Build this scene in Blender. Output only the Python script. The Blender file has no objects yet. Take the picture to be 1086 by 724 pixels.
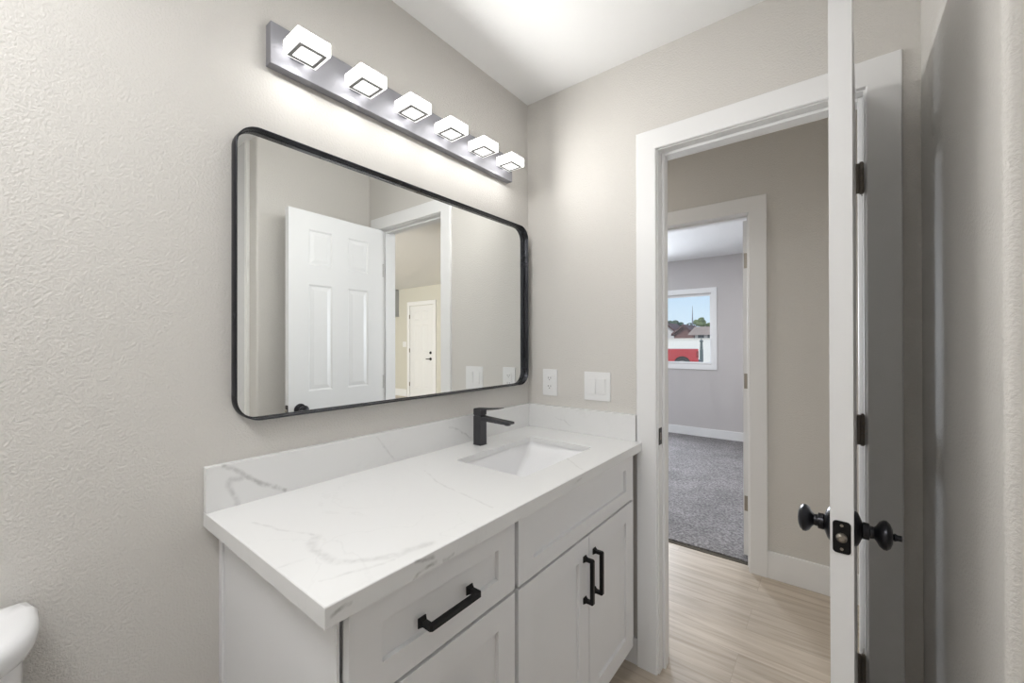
import bpy, bmesh, math, random
from mathutils import Vector, Matrix
random.seed(4)
scene = bpy.context.scene
COL = scene.collection
R = math.radians

# ------------------------------------------------------------------ camera
cam_d = bpy.data.cameras.new('camera')
cam_d.sensor_width = 36.0
cam_d.lens = 434.2 * 36.0 / 1086.0
cam_d.clip_start = 0.02
cam_d.clip_end = 400
cam = bpy.data.objects.new('camera', cam_d)
COL.objects.link(cam)
yaw, pitch, roll = 0.6656, 0.0030, -0.0016
Fv = Vector((-math.sin(yaw)*math.cos(pitch), math.cos(yaw)*math.cos(pitch), math.sin(pitch)))
Rv = Vector((math.cos(yaw), math.sin(yaw), 0))
Uv = Rv.cross(Fv)
R2 = Rv*math.cos(roll) + Uv*math.sin(roll)
U2 = Uv*math.cos(roll) - Rv*math.sin(roll)
M = Matrix(((R2.x, U2.x, -Fv.x), (R2.y, U2.y, -Fv.y), (R2.z, U2.z, -Fv.z))).to_4x4()
M.translation = Vector((1.1639, -1.6077, 1.2897))
cam.matrix_world = M
scene.camera = cam

# ------------------------------------------------------------------ view, world, lights
vs = scene.view_settings
vs.view_transform = 'Standard'
vs.look = 'None'
vs.gamma = 1.0
vs.exposure = 0.12
vs.use_curve_mapping = False

SHADE_EMIT = 5.0
LED_FRONT = .85      # watts of each shade's forward LED strip
LED_DOWN = .22        # watts of each shade's downward LED strip
LIGHTS = []
def area(name, loc, rot, sx, sy, power, color, shape='RECTANGLE', spread=180):
    d = bpy.data.lights.new(name, 'AREA')
    d.shape = shape
    d.size = sx
    if shape in ('RECTANGLE', 'ELLIPSE'):
        d.size_y = sy
    d.energy = power
    d.color = color
    d.spread = R(spread)
    o = bpy.data.objects.new(name, d)
    COL.objects.link(o)
    o.location = loc
    o.rotation_euler = rot
    return o
# added ceiling fill discs with no known fixture and daylight through windows out of frame
area('bathroom_ceiling_fill', (0.62, -2.0, 2.38), (0, 0, 0), 0.6, 0.6, 15, (.99, .995, 1), 'DISK')  # unseen soft fill added behind the camera
area('tub_alcove_fill', (1.75, -1.7, 2.40), (0, 0, 0), 0.3, 0.3, 1.0, (1, .99, .98), 'DISK')  # weak extra fill added above the alcove, out of view
area('hall_ceiling_fill', (-0.7, 0.57, 2.42), (0, 0, 0), 0.3, 0.3, 12, (1, .97, .92), 'DISK')  # added out of view to brighten the hall walls and casing
area('bedroom_window_daylight', (-1.6, 4.66, 1.55), (R(-74), 0, 0), 1.25, 1.0, 150, (.86, .92, 1))
area('bedroom_ceiling_fill', (0.7, 2.6, 2.41), (0, 0, 0), 0.4, 0.4, 22, (1, .98, .97), 'DISK')  # added fill, as the window alone leaves the bedroom too dim
area('living_window_daylight', (4.6, -2.9, 1.4), (R(106), 0, 0), 2.4, 1.7, 260, (1, .99, .965))

world = bpy.data.worlds.new('sky')
scene.world = world
world.use_nodes = True
wn = world.node_tree
wn.nodes.clear()
wo = wn.nodes.new('ShaderNodeOutputWorld')
bg = wn.nodes.new('ShaderNodeBackground')
tc = wn.nodes.new('ShaderNodeTexCoord')
sp = wn.nodes.new('ShaderNodeSeparateXYZ')
rp = wn.nodes.new('ShaderNodeValToRGB')
wn.links.new(tc.outputs['Generated'], sp.inputs[0])
wn.links.new(sp.outputs['Z'], rp.inputs[0])
rp.color_ramp.elements[0].position = 0.0
rp.color_ramp.elements[0].color = (.72, .84, .93, 1)
rp.color_ramp.elements[1].position = 0.22
rp.color_ramp.elements[1].color = (.40, .64, .92, 1)
e = rp.color_ramp.elements.new(0.8)
e.color = (.16, .34, .74, 1)
wn.links.new(rp.outputs[0], bg.inputs[0])
bg.inputs[1].default_value = 1.0
wn.links.new(bg.outputs[0], wo.inputs[0])

sd = bpy.data.lights.new('sun', 'SUN')
sd.energy = 2.6
sd.angle = R(.5)
sd.color = (1, .96, .9)
so = bpy.data.objects.new('sun', sd)
COL.objects.link(so)
so.rotation_euler = Vector((.35, .75, -.85)).to_track_quat('-Z', 'Y').to_euler()

# ------------------------------------------------------------------ materials
def new_mat(name):
    m = bpy.data.materials.new(name)
    m.use_nodes = True
    nt = m.node_tree
    b = nt.nodes['Principled BSDF']
    return m, nt, b
def N(nt, t, **kw):
    n = nt.nodes.new(t)
    for k, v in kw.items():
        setattr(n, k, v)
    return n
def simple(name, col, rough=.5, metal=0.0, spec=.5, bump=None):
    m, nt, b = new_mat(name)
    b.inputs['Base Color'].default_value = (*col, 1)
    b.inputs['Roughness'].default_value = rough
    b.inputs['Metallic'].default_value = metal
    b.inputs['Specular IOR Level'].default_value = spec
    g = N(nt, 'ShaderNodeNewGeometry')
    no = N(nt, 'ShaderNodeTexNoise')
    no.inputs['Scale'].default_value = bump[0] if bump else 5
    no.inputs['Detail'].default_value = 2
    nt.links.new(g.outputs['Position'], no.inputs['Vector'])
    if bump:
        bp = N(nt, 'ShaderNodeBump')
        bp.inputs['Strength'].default_value = bump[1]
        bp.inputs['Distance'].default_value = bump[2]
        nt.links.new(no.outputs[0], bp.inputs['Height'])
        nt.links.new(bp.outputs[0], b.inputs['Normal'])
    else:
        mr = N(nt, 'ShaderNodeMapRange')
        mr.inputs['To Min'].default_value = max(0, rough-.03)
        mr.inputs['To Max'].default_value = min(1, rough+.03)
        nt.links.new(no.outputs[0], mr.inputs[0])
        nt.links.new(mr.outputs[0], b.inputs['Roughness'])
    return m

PAINT = (.668, .646, .612)
def wall_paint(name, col, strength=.34):
    m, nt, b = new_mat(name)
    b.inputs['Base Color'].default_value = (*col, 1)
    b.inputs['Roughness'].default_value = .62
    b.inputs['Specular IOR Level'].default_value = .35
    g = N(nt, 'ShaderNodeNewGeometry')
    n1 = N(nt, 'ShaderNodeTexNoise')
    n1.inputs['Scale'].default_value = 180
    n1.inputs['Detail'].default_value = 2.5
    n1.inputs['Roughness'].default_value = .55
    n1.inputs['Distortion'].default_value = .2
    nt.links.new(g.outputs['Position'], n1.inputs['Vector'])
    r = N(nt, 'ShaderNodeValToRGB')
    r.color_ramp.elements[0].position = .40
    r.color_ramp.elements[1].position = .62
    nt.links.new(n1.outputs[0], r.inputs[0])
    bp = N(nt, 'ShaderNodeBump')
    bp.inputs['Strength'].default_value = strength
    bp.inputs['Distance'].default_value = .0022
    nt.links.new(r.outputs[0], bp.inputs['Height'])
    nt.links.new(bp.outputs[0], b.inputs['Normal'])
    return m
M_WALL = wall_paint('greige_orange_peel_paint', PAINT)
M_BEDWALL = wall_paint('bedroom_grey_paint', (.56, .535, .53), .3)
M_LIVWALL = wall_paint('living_room_cream_paint', (.64, .62, .545), .2)
M_CEIL = wall_paint('ceiling_white_paint', (.87, .87, .865), .15)
M_TRIM = simple('white_trim_paint', (.83, .83, .83), .38)
M_DOOR = simple('white_door_paint', (.80, .80, .80), .34, bump=(300, .06, .001))
M_CAB = simple('white_cabinet_paint', (.81, .81, .815), .42)
M_BLACK = simple('matte_black_metal', (.012, .012, .013), .36, .6)
M_BRONZE = simple('dark_bronze_knob', (.022, .022, .026), .28, .7)
M_FAUCET = simple('gunmetal_black_faucet', (.075, .075, .082), .45, .7)
M_NICKEL = simple('satin_nickel', (.34, .31, .27), .38, .9)
M_NICKELD = simple('aged_nickel_hinge', (.20, .175, .15), .5, .3)
M_PLASTIC = simple('white_plastic', (.82, .82, .82), .3)
M_SLOT = simple('dark_slot', (.06, .06, .06), .6)
M_CERAMIC = simple('white_ceramic', (.84, .84, .85), .12)
M_FRAME = simple('black_mirror_frame', (.045, .046, .053), .27, .85)
M_RING = simple('brushed_grey_ring', (.26, .26, .26), .5, .2)
M_TRIMMETAL = simple('tile_edge_trim', (.85, .85, .82), .3)

m, nt, b = new_mat('mirror_glass')
b.inputs['Base Color'].default_value = (.90, .915, .905, 1)
b.inputs['Metallic'].default_value = 1
b.inputs['Roughness'].default_value = 0.0
M_MIRROR = m

m, nt, b = new_mat('brushed_nickel_bar')
b.inputs['Base Color'].default_value = (.30, .30, .325, 1)
b.inputs['Metallic'].default_value = .55
b.inputs['Roughness'].default_value = .55
g = N(nt, 'ShaderNodeNewGeometry')
mp = N(nt, 'ShaderNodeMapping')
mp.inputs['Scale'].default_value = (300, 8, 700)
no = N(nt, 'ShaderNodeTexNoise')
no.inputs['Scale'].default_value = 1
nt.links.new(g.outputs['Position'], mp.inputs[0])
nt.links.new(mp.outputs[0], no.inputs[0])
bp = N(nt, 'ShaderNodeBump')
bp.inputs['Strength'].default_value = .15
bp.inputs['Distance'].default_value = .0005
nt.links.new(no.outputs[0], bp.inputs['Height'])
nt.links.new(bp.outputs[0], b.inputs['Normal'])
M_BAR = m

m, nt, b = new_mat('lit_frosted_acrylic')
b.inputs['Base Color'].default_value = (.9, .9, .9, 1)
b.inputs['Roughness'].default_value = .4
b.inputs['Emission Color'].default_value = (1, .985, .955, 1)
b.inputs['Emission Strength'].default_value = SHADE_EMIT
M_SHADE = m
def lit(name, k):
    m, nt, b = new_mat(name)
    b.inputs['Base Color'].default_value = (.9, .9, .9, 1)
    b.inputs['Roughness'].default_value = .5
    b.inputs['Emission Color'].default_value = (1, .985, .955, 1)
    b.inputs['Emission Strength'].default_value = k
    return m
M_RIM = lit('lit_shade_rim', 1.6)
M_CORE = lit('lit_led_core', 1.8)

def wood_floor():
    m, nt, b = new_mat('oak_vinyl_plank')
    g = N(nt, 'ShaderNodeNewGeometry')
    br = N(nt, 'ShaderNodeTexBrick')
    br.offset = .37
    br.inputs['Scale'].default_value = 1
    br.inputs['Brick Width'].default_value = 1.22
    br.inputs['Row Height'].default_value = .18
    br.inputs['Mortar Size'].default_value = .0012
    br.inputs['Mortar Smooth'].default_value = .6
    br.inputs['Bias'].default_value = 0
    br.inputs['Color1'].default_value = (0, 0, 0, 1)
    br.inputs['Color2'].default_value = (1, 1, 1, 1)
    br.inputs['Mortar'].default_value = (.5, .5, .5, 1)
    mp0 = N(nt, 'ShaderNodeMapping')
    mp0.inputs['Location'].default_value = (.37, .05, 0)
    nt.links.new(g.outputs['Position'], mp0.inputs[0])
    nt.links.new(mp0.outputs[0], br.inputs['Vector'])
    # grain, shifted per plank
    sx = N(nt, 'ShaderNodeSeparateXYZ')
    nt.links.new(g.outputs['Position'], sx.inputs[0])
    ad = N(nt, 'ShaderNodeMath', operation='MULTIPLY_ADD')
    ad.inputs[1].default_value = 7.0
    nt.links.new(br.outputs['Color'], ad.inputs[0])
    nt.links.new(sx.outputs['X'], ad.inputs[2])
    cb = N(nt, 'ShaderNodeCombineXYZ')
    nt.links.new(ad.outputs[0], cb.inputs[0])
    nt.links.new(sx.outputs['Y'], cb.inputs[1])
    mp = N(nt, 'ShaderNodeMapping')
    mp.inputs['Scale'].default_value = (1.5, 24, 1)
    nt.links.new(cb.outputs[0], mp.inputs[0])
    n1 = N(nt, 'ShaderNodeTexNoise')
    n1.inputs['Scale'].default_value = 1.4
    n1.inputs['Detail'].default_value = 5
    n1.inputs['Roughness'].default_value = .55
    n1.inputs['Distortion'].default_value = .9
    nt.links.new(mp.outputs[0], n1.inputs['Vector'])
    r = N(nt, 'ShaderNodeValToRGB')
    r.color_ramp.elements[0].position = .30
    r.color_ramp.elements[0].color = (.385, .318, .248, 1)
    r.color_ramp.elements[1].position = .66
    r.color_ramp.elements[1].color = (.560, .490, .410, 1)
    e = r.color_ramp.elements.new(.48)
    e.color = (.480, .410, .330, 1)
    nt.links.new(n1.outputs[0], r.inputs[0])
    hs = N(nt, 'ShaderNodeHueSaturation')
    mr = N(nt, 'ShaderNodeMapRange')
    mr.inputs['To Min'].default_value = .92
    mr.inputs['To Max'].default_value = 1.06
    nt.links.new(br.outputs['Color'], mr.inputs[0])
    nt.links.new(mr.outputs[0], hs.inputs['Value'])
    nt.links.new(r.outputs[0], hs.inputs['Color'])
    mx = N(nt, 'ShaderNodeMix', data_type='RGBA')
    mx.inputs['B'].default_value = (.36, .30, .24, 1)
    nt.links.new(br.outputs['Fac'], mx.inputs['Factor'])
    nt.links.new(hs.outputs[0], mx.inputs['A'])
    nt.links.new(mx.outputs['Result'], b.inputs['Base Color'])
    b.inputs['Roughness'].default_value = .42
    bp = N(nt, 'ShaderNodeBump')
    bp.inputs['Strength'].default_value = .12
    bp.inputs['Distance'].default_value = .001
    nt.links.new(n1.outputs[0], bp.inputs['Height'])
    nt.links.new(bp.outputs[0], b.inputs['Normal'])
    return m
M_WOOD = wood_floor()

def carpet_mat():
    m, nt, b = new_mat('grey_heather_carpet')
    g = N(nt, 'ShaderNodeNewGeometry')
    n1 = N(nt, 'ShaderNodeTexNoise')
    n1.inputs['Scale'].default_value = 62
    n1.inputs['Detail'].default_value = 4
    n1.inputs['Roughness'].default_value = .75
    nt.links.new(g.outputs['Position'], n1.inputs[0])
    r = N(nt, 'ShaderNodeValToRGB')
    r.color_ramp.elements[0].position = .36
    r.color_ramp.elements[0].color = (.085, .08, .085, 1)
    r.color_ramp.elements[1].position = .66
    r.color_ramp.elements[1].color = (.33, .315, .315, 1)
    nt.links.new(n1.outputs[0], r.inputs[0])
    n2 = N(nt, 'ShaderNodeTexNoise')
    n2.inputs['Scale'].default_value = 3.5
    n2.inputs['Detail'].default_value = 3
    nt.links.new(g.outputs['Position'], n2.inputs[0])
    hs = N(nt, 'ShaderNodeHueSaturation')
    mr = N(nt, 'ShaderNodeMapRange')
    mr.inputs['From Min'].default_value = .3
    mr.inputs['From Max'].default_value = .7
    mr.inputs['To Min'].default_value = .85
    mr.inputs['To Max'].default_value = 1.2
    nt.links.new(n2.outputs[0], mr.inputs[0])
    nt.links.new(mr.outputs[0], hs.inputs['Value'])
    nt.links.new(r.outputs[0], hs.inputs['Color'])
    nt.links.new(hs.outputs[0], b.inputs['Base Color'])
    b.inputs['Roughness'].default_value = .95
    bp = N(nt, 'ShaderNodeBump')
    bp.inputs['Strength'].default_value = .8
    bp.inputs['Distance'].default_value = .006
    nt.links.new(n1.outputs[0], bp.inputs['Height'])
    nt.links.new(bp.outputs[0], b.inputs['Normal'])
    return m
M_CARPET = carpet_mat()

# quartz: polyline veins as distance fields in 3-D, wobbled by noise
VEINS = [  # points, half-width, strength
 ([(.02,-1.263,.995),(.02,-1.238,.979),(.02,-1.205,.951),(.02,-1.161,.922),(.02,-1.126,.900)], .0042, .62),
 ([(.02,-1.223,.957),(.02,-1.251,.960),(.02,-1.252,.943),(.02,-1.246,.919),(.02,-1.239,.899)], .0050, .40),
 ([(.155,-1.252,.895),(.238,-1.23,.895),(.292,-1.204,.895),(.332,-1.195,.895)], .0028, .25),
 ([(.332,-1.195,.895),(.351,-1.216,.895),(.377,-1.228,.895),(.415,-1.226,.895),(.449,-1.223,.895),(.478,-1.205,.895),(.502,-1.168,.895),(.524,-1.14,.895),(.537,-1.068,.895)], .0065, .30),
 ([(.395,-1.294,.895),(.407,-1.232,.895)], .003, .15),
 ([(.170,-.777,.895),(.272,-.823,.895),(.387,-.842,.895),(.520,-.864,.895)], .0026, .22),
 ([(.02,-.537,.971),(.02,-.480,.949),(.02,-.419,.908)], .0026, .42),
 ([(.02,-.846,.986),(.02,-.814,.945),(.02,-.780,.903)], .0024, .28),
 ([(.441,-.386,.895),(.545,-.470,.895)], .0026, .28),
 ([(.168,-.02,.950),(.213,-.02,.940),(.247,-.02,.920)], .0026, .25),
 ([(.494,-1.269,.895),(.521,-1.197,.895),(.530,-1.155,.895)], .003, .25),
 ([(.566,-1.134,.861),(.566,-1.112,.868),(.566,-1.083,.872)], .0030, .85),
 ([(.566,-1.131,.891),(.566,-1.089,.884)], .0030, .75),
 ([(.566,-1.062,.866),(.566,-1.033,.870)], .0028, .6),
 ([(.566,-1.284,.876),(.566,-1.259,.880)], .0026, .85),
 ([(.566,-.548,.876),(.566,-.508,.878)], .003, .45),
]
def quartz_mat(name='white_veined_quartz', veins=VEINS):
    m, nt, b = new_mat(name)
    L = nt.links.new
    g = N(nt, 'ShaderNodeNewGeometry')
    wn_ = N(nt, 'ShaderNodeTexNoise')
    wn_.inputs['Scale'].default_value = 22
    wn_.inputs['Detail'].default_value = 3
    L(g.outputs['Position'], wn_.inputs[0])
    sb = N(nt, 'ShaderNodeVectorMath', operation='SUBTRACT')
    sb.inputs[1].default_value = (.5, .5, .5)
    L(wn_.outputs['Color'], sb.inputs[0])
    sc = N(nt, 'ShaderNodeVectorMath', operation='SCALE')
    sc.inputs['Scale'].default_value = .020
    L(sb.outputs[0], sc.inputs[0])
    P = N(nt, 'ShaderNodeVectorMath', operation='ADD')
    L(g.outputs['Position'], P.inputs[0])
    L(sc.outputs[0], P.inputs[1])
    total = None
    for pts, w, st in veins:
        dmin = None
        for a, c in zip(pts[:-1], pts[1:]):
            a = Vector(a); c = Vector(c); ab = c-a
            pa = N(nt, 'ShaderNodeVectorMath', operation='SUBTRACT')
            L(P.outputs[0], pa.inputs[0]); pa.inputs[1].default_value = a
            dt = N(nt, 'ShaderNodeVectorMath', operation='DOT_PRODUCT')
            L(pa.outputs[0], dt.inputs[0]); dt.inputs[1].default_value = ab/ab.length_squared
            cl = N(nt, 'ShaderNodeClamp')
            L(dt.outputs['Value'], cl.inputs[0])
            s2 = N(nt, 'ShaderNodeVectorMath', operation='SCALE')
            s2.inputs[0].default_value = ab; L(cl.outputs[0], s2.inputs['Scale'])
            ds = N(nt, 'ShaderNodeVectorMath', operation='DISTANCE')
            L(pa.outputs[0], ds.inputs[0]); L(s2.outputs[0], ds.inputs[1])
            if dmin is None:
                dmin = ds.outputs['Value']
            else:
                mn = N(nt, 'ShaderNodeMath', operation='MINIMUM')
                L(dmin, mn.inputs[0]); L(ds.outputs['Value'], mn.inputs[1]); dmin = mn.outputs[0]
        mr = N(nt, 'ShaderNodeMapRange', interpolation_type='SMOOTHSTEP')
        mr.inputs['From Min'].default_value = 0
        mr.inputs['From Max'].default_value = w*2.2
        mr.inputs['To Min'].default_value = st*.68
        mr.inputs['To Max'].default_value = 0
        L(dmin, mr.inputs[0])
        if total is None:
            total = mr.outputs[0]
        else:
            mxn = N(nt, 'ShaderNodeMath', operation='MAXIMUM')
            L(total, mxn.inputs[0]); L(mr.outputs[0], mxn.inputs[1]); total = mxn.outputs[0]
    # break-up noise
    n2 = N(nt, 'ShaderNodeTexNoise')
    n2.inputs['Scale'].default_value = 55
    n2.inputs['Detail'].default_value = 3
    L(g.outputs['Position'], n2.inputs[0])
    m2 = N(nt, 'ShaderNodeMapRange')
    m2.inputs['From Min'].default_value = .35
    m2.inputs['From Max'].default_value = .62
    m2.inputs['To Min'].default_value = .35
    m2.inputs['To Max'].default_value = 1.1
    L(n2.outputs[0], m2.inputs[0])
    mu = N(nt, 'ShaderNodeMath', operation='MULTIPLY')
    if total is None:
        mu.inputs[0].default_value = 0
    else:
        L(total, mu.inputs[0])
    L(m2.outputs[0], mu.inputs[1])
    # faint general veining: thin ridges of a warped noise
    n3 = N(nt, 'ShaderNodeTexNoise')
    n3.inputs['Scale'].default_value = 3.2
    n3.inputs['Detail'].default_value = 5
    n3.inputs['Distortion'].default_value = 1.4
    L(g.outputs['Position'], n3.inputs[0])
    a1 = N(nt, 'ShaderNodeMath', operation='SUBTRACT'); a1.inputs[1].default_value = .5
    L(n3.outputs[0], a1.inputs[0])
    a2 = N(nt, 'ShaderNodeMath', operation='ABSOLUTE'); L(a1.outputs[0], a2.inputs[0])
    m3 = N(nt, 'ShaderNodeMapRange', interpolation_type='SMOOTHSTEP')
    m3.inputs['From Max'].default_value = .014
    m3.inputs['To Min'].default_value = .05
    m3.inputs['To Max'].default_value = 0
    L(a2.outputs[0], m3.inputs[0])
    n4 = N(nt, 'ShaderNodeTexNoise')
    n4.inputs['Scale'].default_value = 2.1
    L(g.outputs['Position'], n4.inputs[0])
    m4 = N(nt, 'ShaderNodeMapRange')
    m4.inputs['From Min'].default_value = .45
    m4.inputs['From Max'].default_value = .62
    L(n4.outputs[0], m4.inputs[0])
    m5 = N(nt, 'ShaderNodeMath', operation='MULTIPLY')
    L(m3.outputs[0], m5.inputs[0]); L(m4.outputs[0], m5.inputs[1])
    fa = N(nt, 'ShaderNodeMath', operation='ADD', use_clamp=True)
    L(mu.outputs[0], fa.inputs[0]); L(m5.outputs[0], fa.inputs[1])
    mx = N(nt, 'ShaderNodeMix', data_type='RGBA')
    mx.inputs['A'].default_value = (.79, .79, .785, 1)
    mx.inputs['B'].default_value = (.20, .195, .185, 1)
    L(fa.outputs[0], mx.inputs['Factor'])
    L(mx.outputs['Result'], b.inputs['Base Color'])
    b.inputs['Roughness'].default_value = .22
    b.inputs['Specular IOR Level'].default_value = .45
    return m
M_QUARTZ = quartz_mat()
M_MARBLE = quartz_mat('shower_marble_panel', [
    ([(1.70,-.70,1.66),(1.64,-.70,1.655),(1.61,-.70,1.56),(1.55,-.70,1.50)], .006, .6),
    ([(1.68,-.70,1.05),(1.60,-.70,.98),(1.53,-.70,1.02)], .008, .35)])

# ------------------------------------------------------------------ geometry helpers
def add_box(bm, x0, x1, y0, y1, z0, z1, bev=0.0):
    vs_ = [bm.verts.new(p) for p in ((x0,y0,z0),(x1,y0,z0),(x1,y1,z0),(x0,y1,z0),(x0,y0,z1),(x1,y0,z1),(x1,y1,z1),(x0,y1,z1))]
    fs = [(0,3,2,1),(4,5,6,7),(0,1,5,4),(1,2,6,5),(2,3,7,6),(3,0,4,7)]
    ff = [bm.faces.new([vs_[i] for i in f]) for f in fs]
    if bev > 0:
        es = set(e for f in ff for e in f.edges)
        bmesh.ops.bevel(bm, geom=list(es), offset=bev, segments=2, profile=.6, affect='EDGES')
    return bm
def bx(*a, bev=0.0):
    return add_box(bmesh.new(), *a, bev=bev)
def obj(name, bm, mat, parent=None, smooth=False, base=None, mats=None):
    me = bpy.data.meshes.new(name)
    if base is None and parent is not None and parent.get('_base') is not None:
        base = Vector(parent['_base'])
    if base is not None:
        bmesh.ops.translate(bm, verts=bm.verts, vec=-Vector(base))
    bmesh.ops.recalc_face_normals(bm, faces=bm.faces)
    bm.to_mesh(me)
    bm.free()
    for mm in (mats or [mat]):
        me.materials.append(mm)
    if smooth:
        me.shade_smooth() if hasattr(me, 'shade_smooth') else None
        for p in me.polygons:
            p.use_smooth = True
    o = bpy.data.objects.new(name, me)
    COL.objects.link(o)
    if parent is not None:
        o.parent = parent
        if parent.get('_base') is not None:
            o['_base'] = list(base)
            if parent.type == 'MESH':
                pass
    elif base is not None:
        o.location = base
        o['_base'] = list(base)
    return o
def empty(name, loc, label=None, cat=None, group=None, kind=None):
    o = bpy.data.objects.new(name, None)
    COL.objects.link(o)
    o.empty_display_size = .05
    o.location = loc
    o['_base'] = list(loc)
    tag(o, label, cat, group, kind)
    return o
def tag(o, label=None, cat=None, group=None, kind=None):
    if label: o['label'] = label
    if cat: o['category'] = cat
    if group: o['group'] = group
    if kind: o['kind'] = kind
    return o
def struct(name, bm, mat, label, cat, base=None, smooth=False):
    o = obj(name, bm, mat, None, base=base, smooth=smooth)
    return tag(o, label, cat, kind='structure')
def autosmooth(o, ang=35):
    me = o.data
    for p in me.polygons:
        p.use_smooth = True
    bm = bmesh.new(); bm.from_mesh(me)
    for e in bm.edges:
        if len(e.link_faces) == 2 and e.calc_face_angle(0) > R(ang):
            e.smooth = False
    bm.to_mesh(me); bm.free()
    return o
def lathe(bm, prof, origin, axis, seg=32):
    """prof = [(t along axis, radius)]"""
    ax = Vector(axis).normalized()
    u = ax.orthogonal().normalized(); v = ax.cross(u)
    rings = []
    for t, r in prof:
        c = Vector(origin) + ax*t
        if r < 1e-6:
            rings.append([bm.verts.new(c)])
        else:
            rings.append([bm.verts.new(c + (u*math.cos(2*math.pi*i/seg) + v*math.sin(2*math.pi*i/seg))*r) for i in range(seg)])
    for a, c in zip(rings[:-1], rings[1:]):
        for i in range(seg):
            j = (i+1) % seg
            if len(a) == 1 and len(c) == 1: continue
            if len(a) == 1: bm.faces.new((a[0], c[i], c[j]))
            elif len(c) == 1: bm.faces.new((a[i], c[0], a[j]))
            else: bm.faces.new((a[i], c[i], c[j], a[j]))
    for rr in (rings[0], rings[-1]):
        if len(rr) > 1:
            bm.faces.new(rr)
    return bm
def grid_wall(axis, p0, p1, a0, a1, z0, z1, holes):
    """slab normal to axis ('x' or 'y') between p0..p1, with rectangular holes (a0,a1,z0,z1)"""
    bm = bmesh.new()
    aa = sorted(set([a0, a1] + [h[0] for h in holes] + [h[1] for h in holes]))
    zz = sorted(set([z0, z1] + [h[2] for h in holes] + [h[3] for h in holes]))
    aa = [a for a in aa if a0 <= a <= a1]; zz = [z for z in zz if z0 <= z <= z1]
    def solid(i, j):
        if i < 0 or j < 0 or i >= len(aa)-1 or j >= len(zz)-1: return False
        ca = (aa[i]+aa[i+1])/2; cz = (zz[j]+zz[j+1])/2
        return not any(h[0] < ca < h[1] and h[2] < cz < h[3] for h in holes)
    cache = {}
    def V(p, a, z):
        k = (p, a, z)
        if k not in cache:
            cache[k] = bm.verts.new((p, a, z) if axis == 'x' else (a, p, z))
        return cache[k]
    for i in range(len(aa)-1):
        for j in range(len(zz)-1):
            if not solid(i, j): continue
            A, B, C, D = aa[i], aa[i+1], zz[j], zz[j+1]
            for p in (p0, p1):
                bm.faces.new((V(p,A,C), V(p,B,C), V(p,B,D), V(p,A,D)))
            for (di, dj, e) in ((-1,0,((A,C),(A,D))), (1,0,((B,C),(B,D))), (0,-1,((A,C),(B,C))), (0,1,((A,D),(B,D)))):
                if not solid(i+di, j+dj):
                    (s0, t0), (s1, t1) = e
                    bm.faces.new((V(p0,s0,t0), V(p0,s1,t1), V(p1,s1,t1), V(p1,s0,t0)))
    return bm
def panel_slab(W, H, T, panels, rings, both=False):
    """local: x 0..W, y 0 (front) .. T (back), z 0..H. rings = [(inset, depth)] from the panel's outline"""
    bm = bmesh.new()
    xs = sorted(set([0, W] + [p[0] for p in panels] + [p[1] for p in panels]))
    zs = sorted(set([0, H] + [p[2] for p in panels] + [p[3] for p in panels]))
    for side in (0, 1):
        yf = 0 if side == 0 else T
        sg = 1 if side == 0 else -1
        pan = panels if (side == 0 or both) else []
        for i in range(len(xs)-1):
            for j in range(len(zs)-1):
                cx = (xs[i]+xs[i+1])/2; cz = (zs[j]+zs[j+1])/2
                if any(p[0] < cx < p[1] and p[2] < cz < p[3] for p in pan): continue
                bm.faces.new([bm.verts.new((a, yf, c)) for a, c in ((xs[i],zs[j]),(xs[i+1],zs[j]),(xs[i+1],zs[j+1]),(xs[i],zs[j+1]))])
        for p in pan:
            prev = None
            for ins, dep in [(0, 0)] + rings:
                loop = [bm.verts.new((a, yf+sg*dep, c)) for a, c in ((p[0]+ins,p[2]+ins),(p[1]-ins,p[2]+ins),(p[1]-ins,p[3]-ins),(p[0]+ins,p[3]-ins))]
                if prev:
                    for k in range(4):
                        bm.faces.new((prev[k], prev[(k+1) % 4], loop[(k+1) % 4], loop[k]))
                prev = loop
            bm.faces.new(prev)
    for i in range(len(xs)-1):
        for z in (0, H):
            bm.faces.new([bm.verts.new(q) for q in ((xs[i],0,z),(xs[i+1],0,z),(xs[i+1],T,z),(xs[i],T,z))])
    for j in range(len(zs)-1):
        for x in (0, W):
            bm.faces.new([bm.verts.new(q) for q in ((x,0,zs[j]),(x,0,zs[j+1]),(x,T,zs[j+1]),(x,T,zs[j]))])
    bmesh.ops.remove_doubles(bm, verts=bm.verts, dist=1e-5)
    return bm
def xform(bm, M_):
    bmesh.ops.transform(bm, matrix=M_, verts=bm.verts)
    return bm

# ------------------------------------------------------------------ dimensions
XR = 1.359          # right wall of the bathroom
H = 2.44
T = .115            # wall thickness
YH = 1.035          # far wall of the hall
YB = 4.38           # far wall of the bedroom
JL, JR, JT = .628, 1.236, 2.040   # bathroom door clear opening
BL, BR, BT = .03, .785, 2.040     # bedroom door opening

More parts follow.
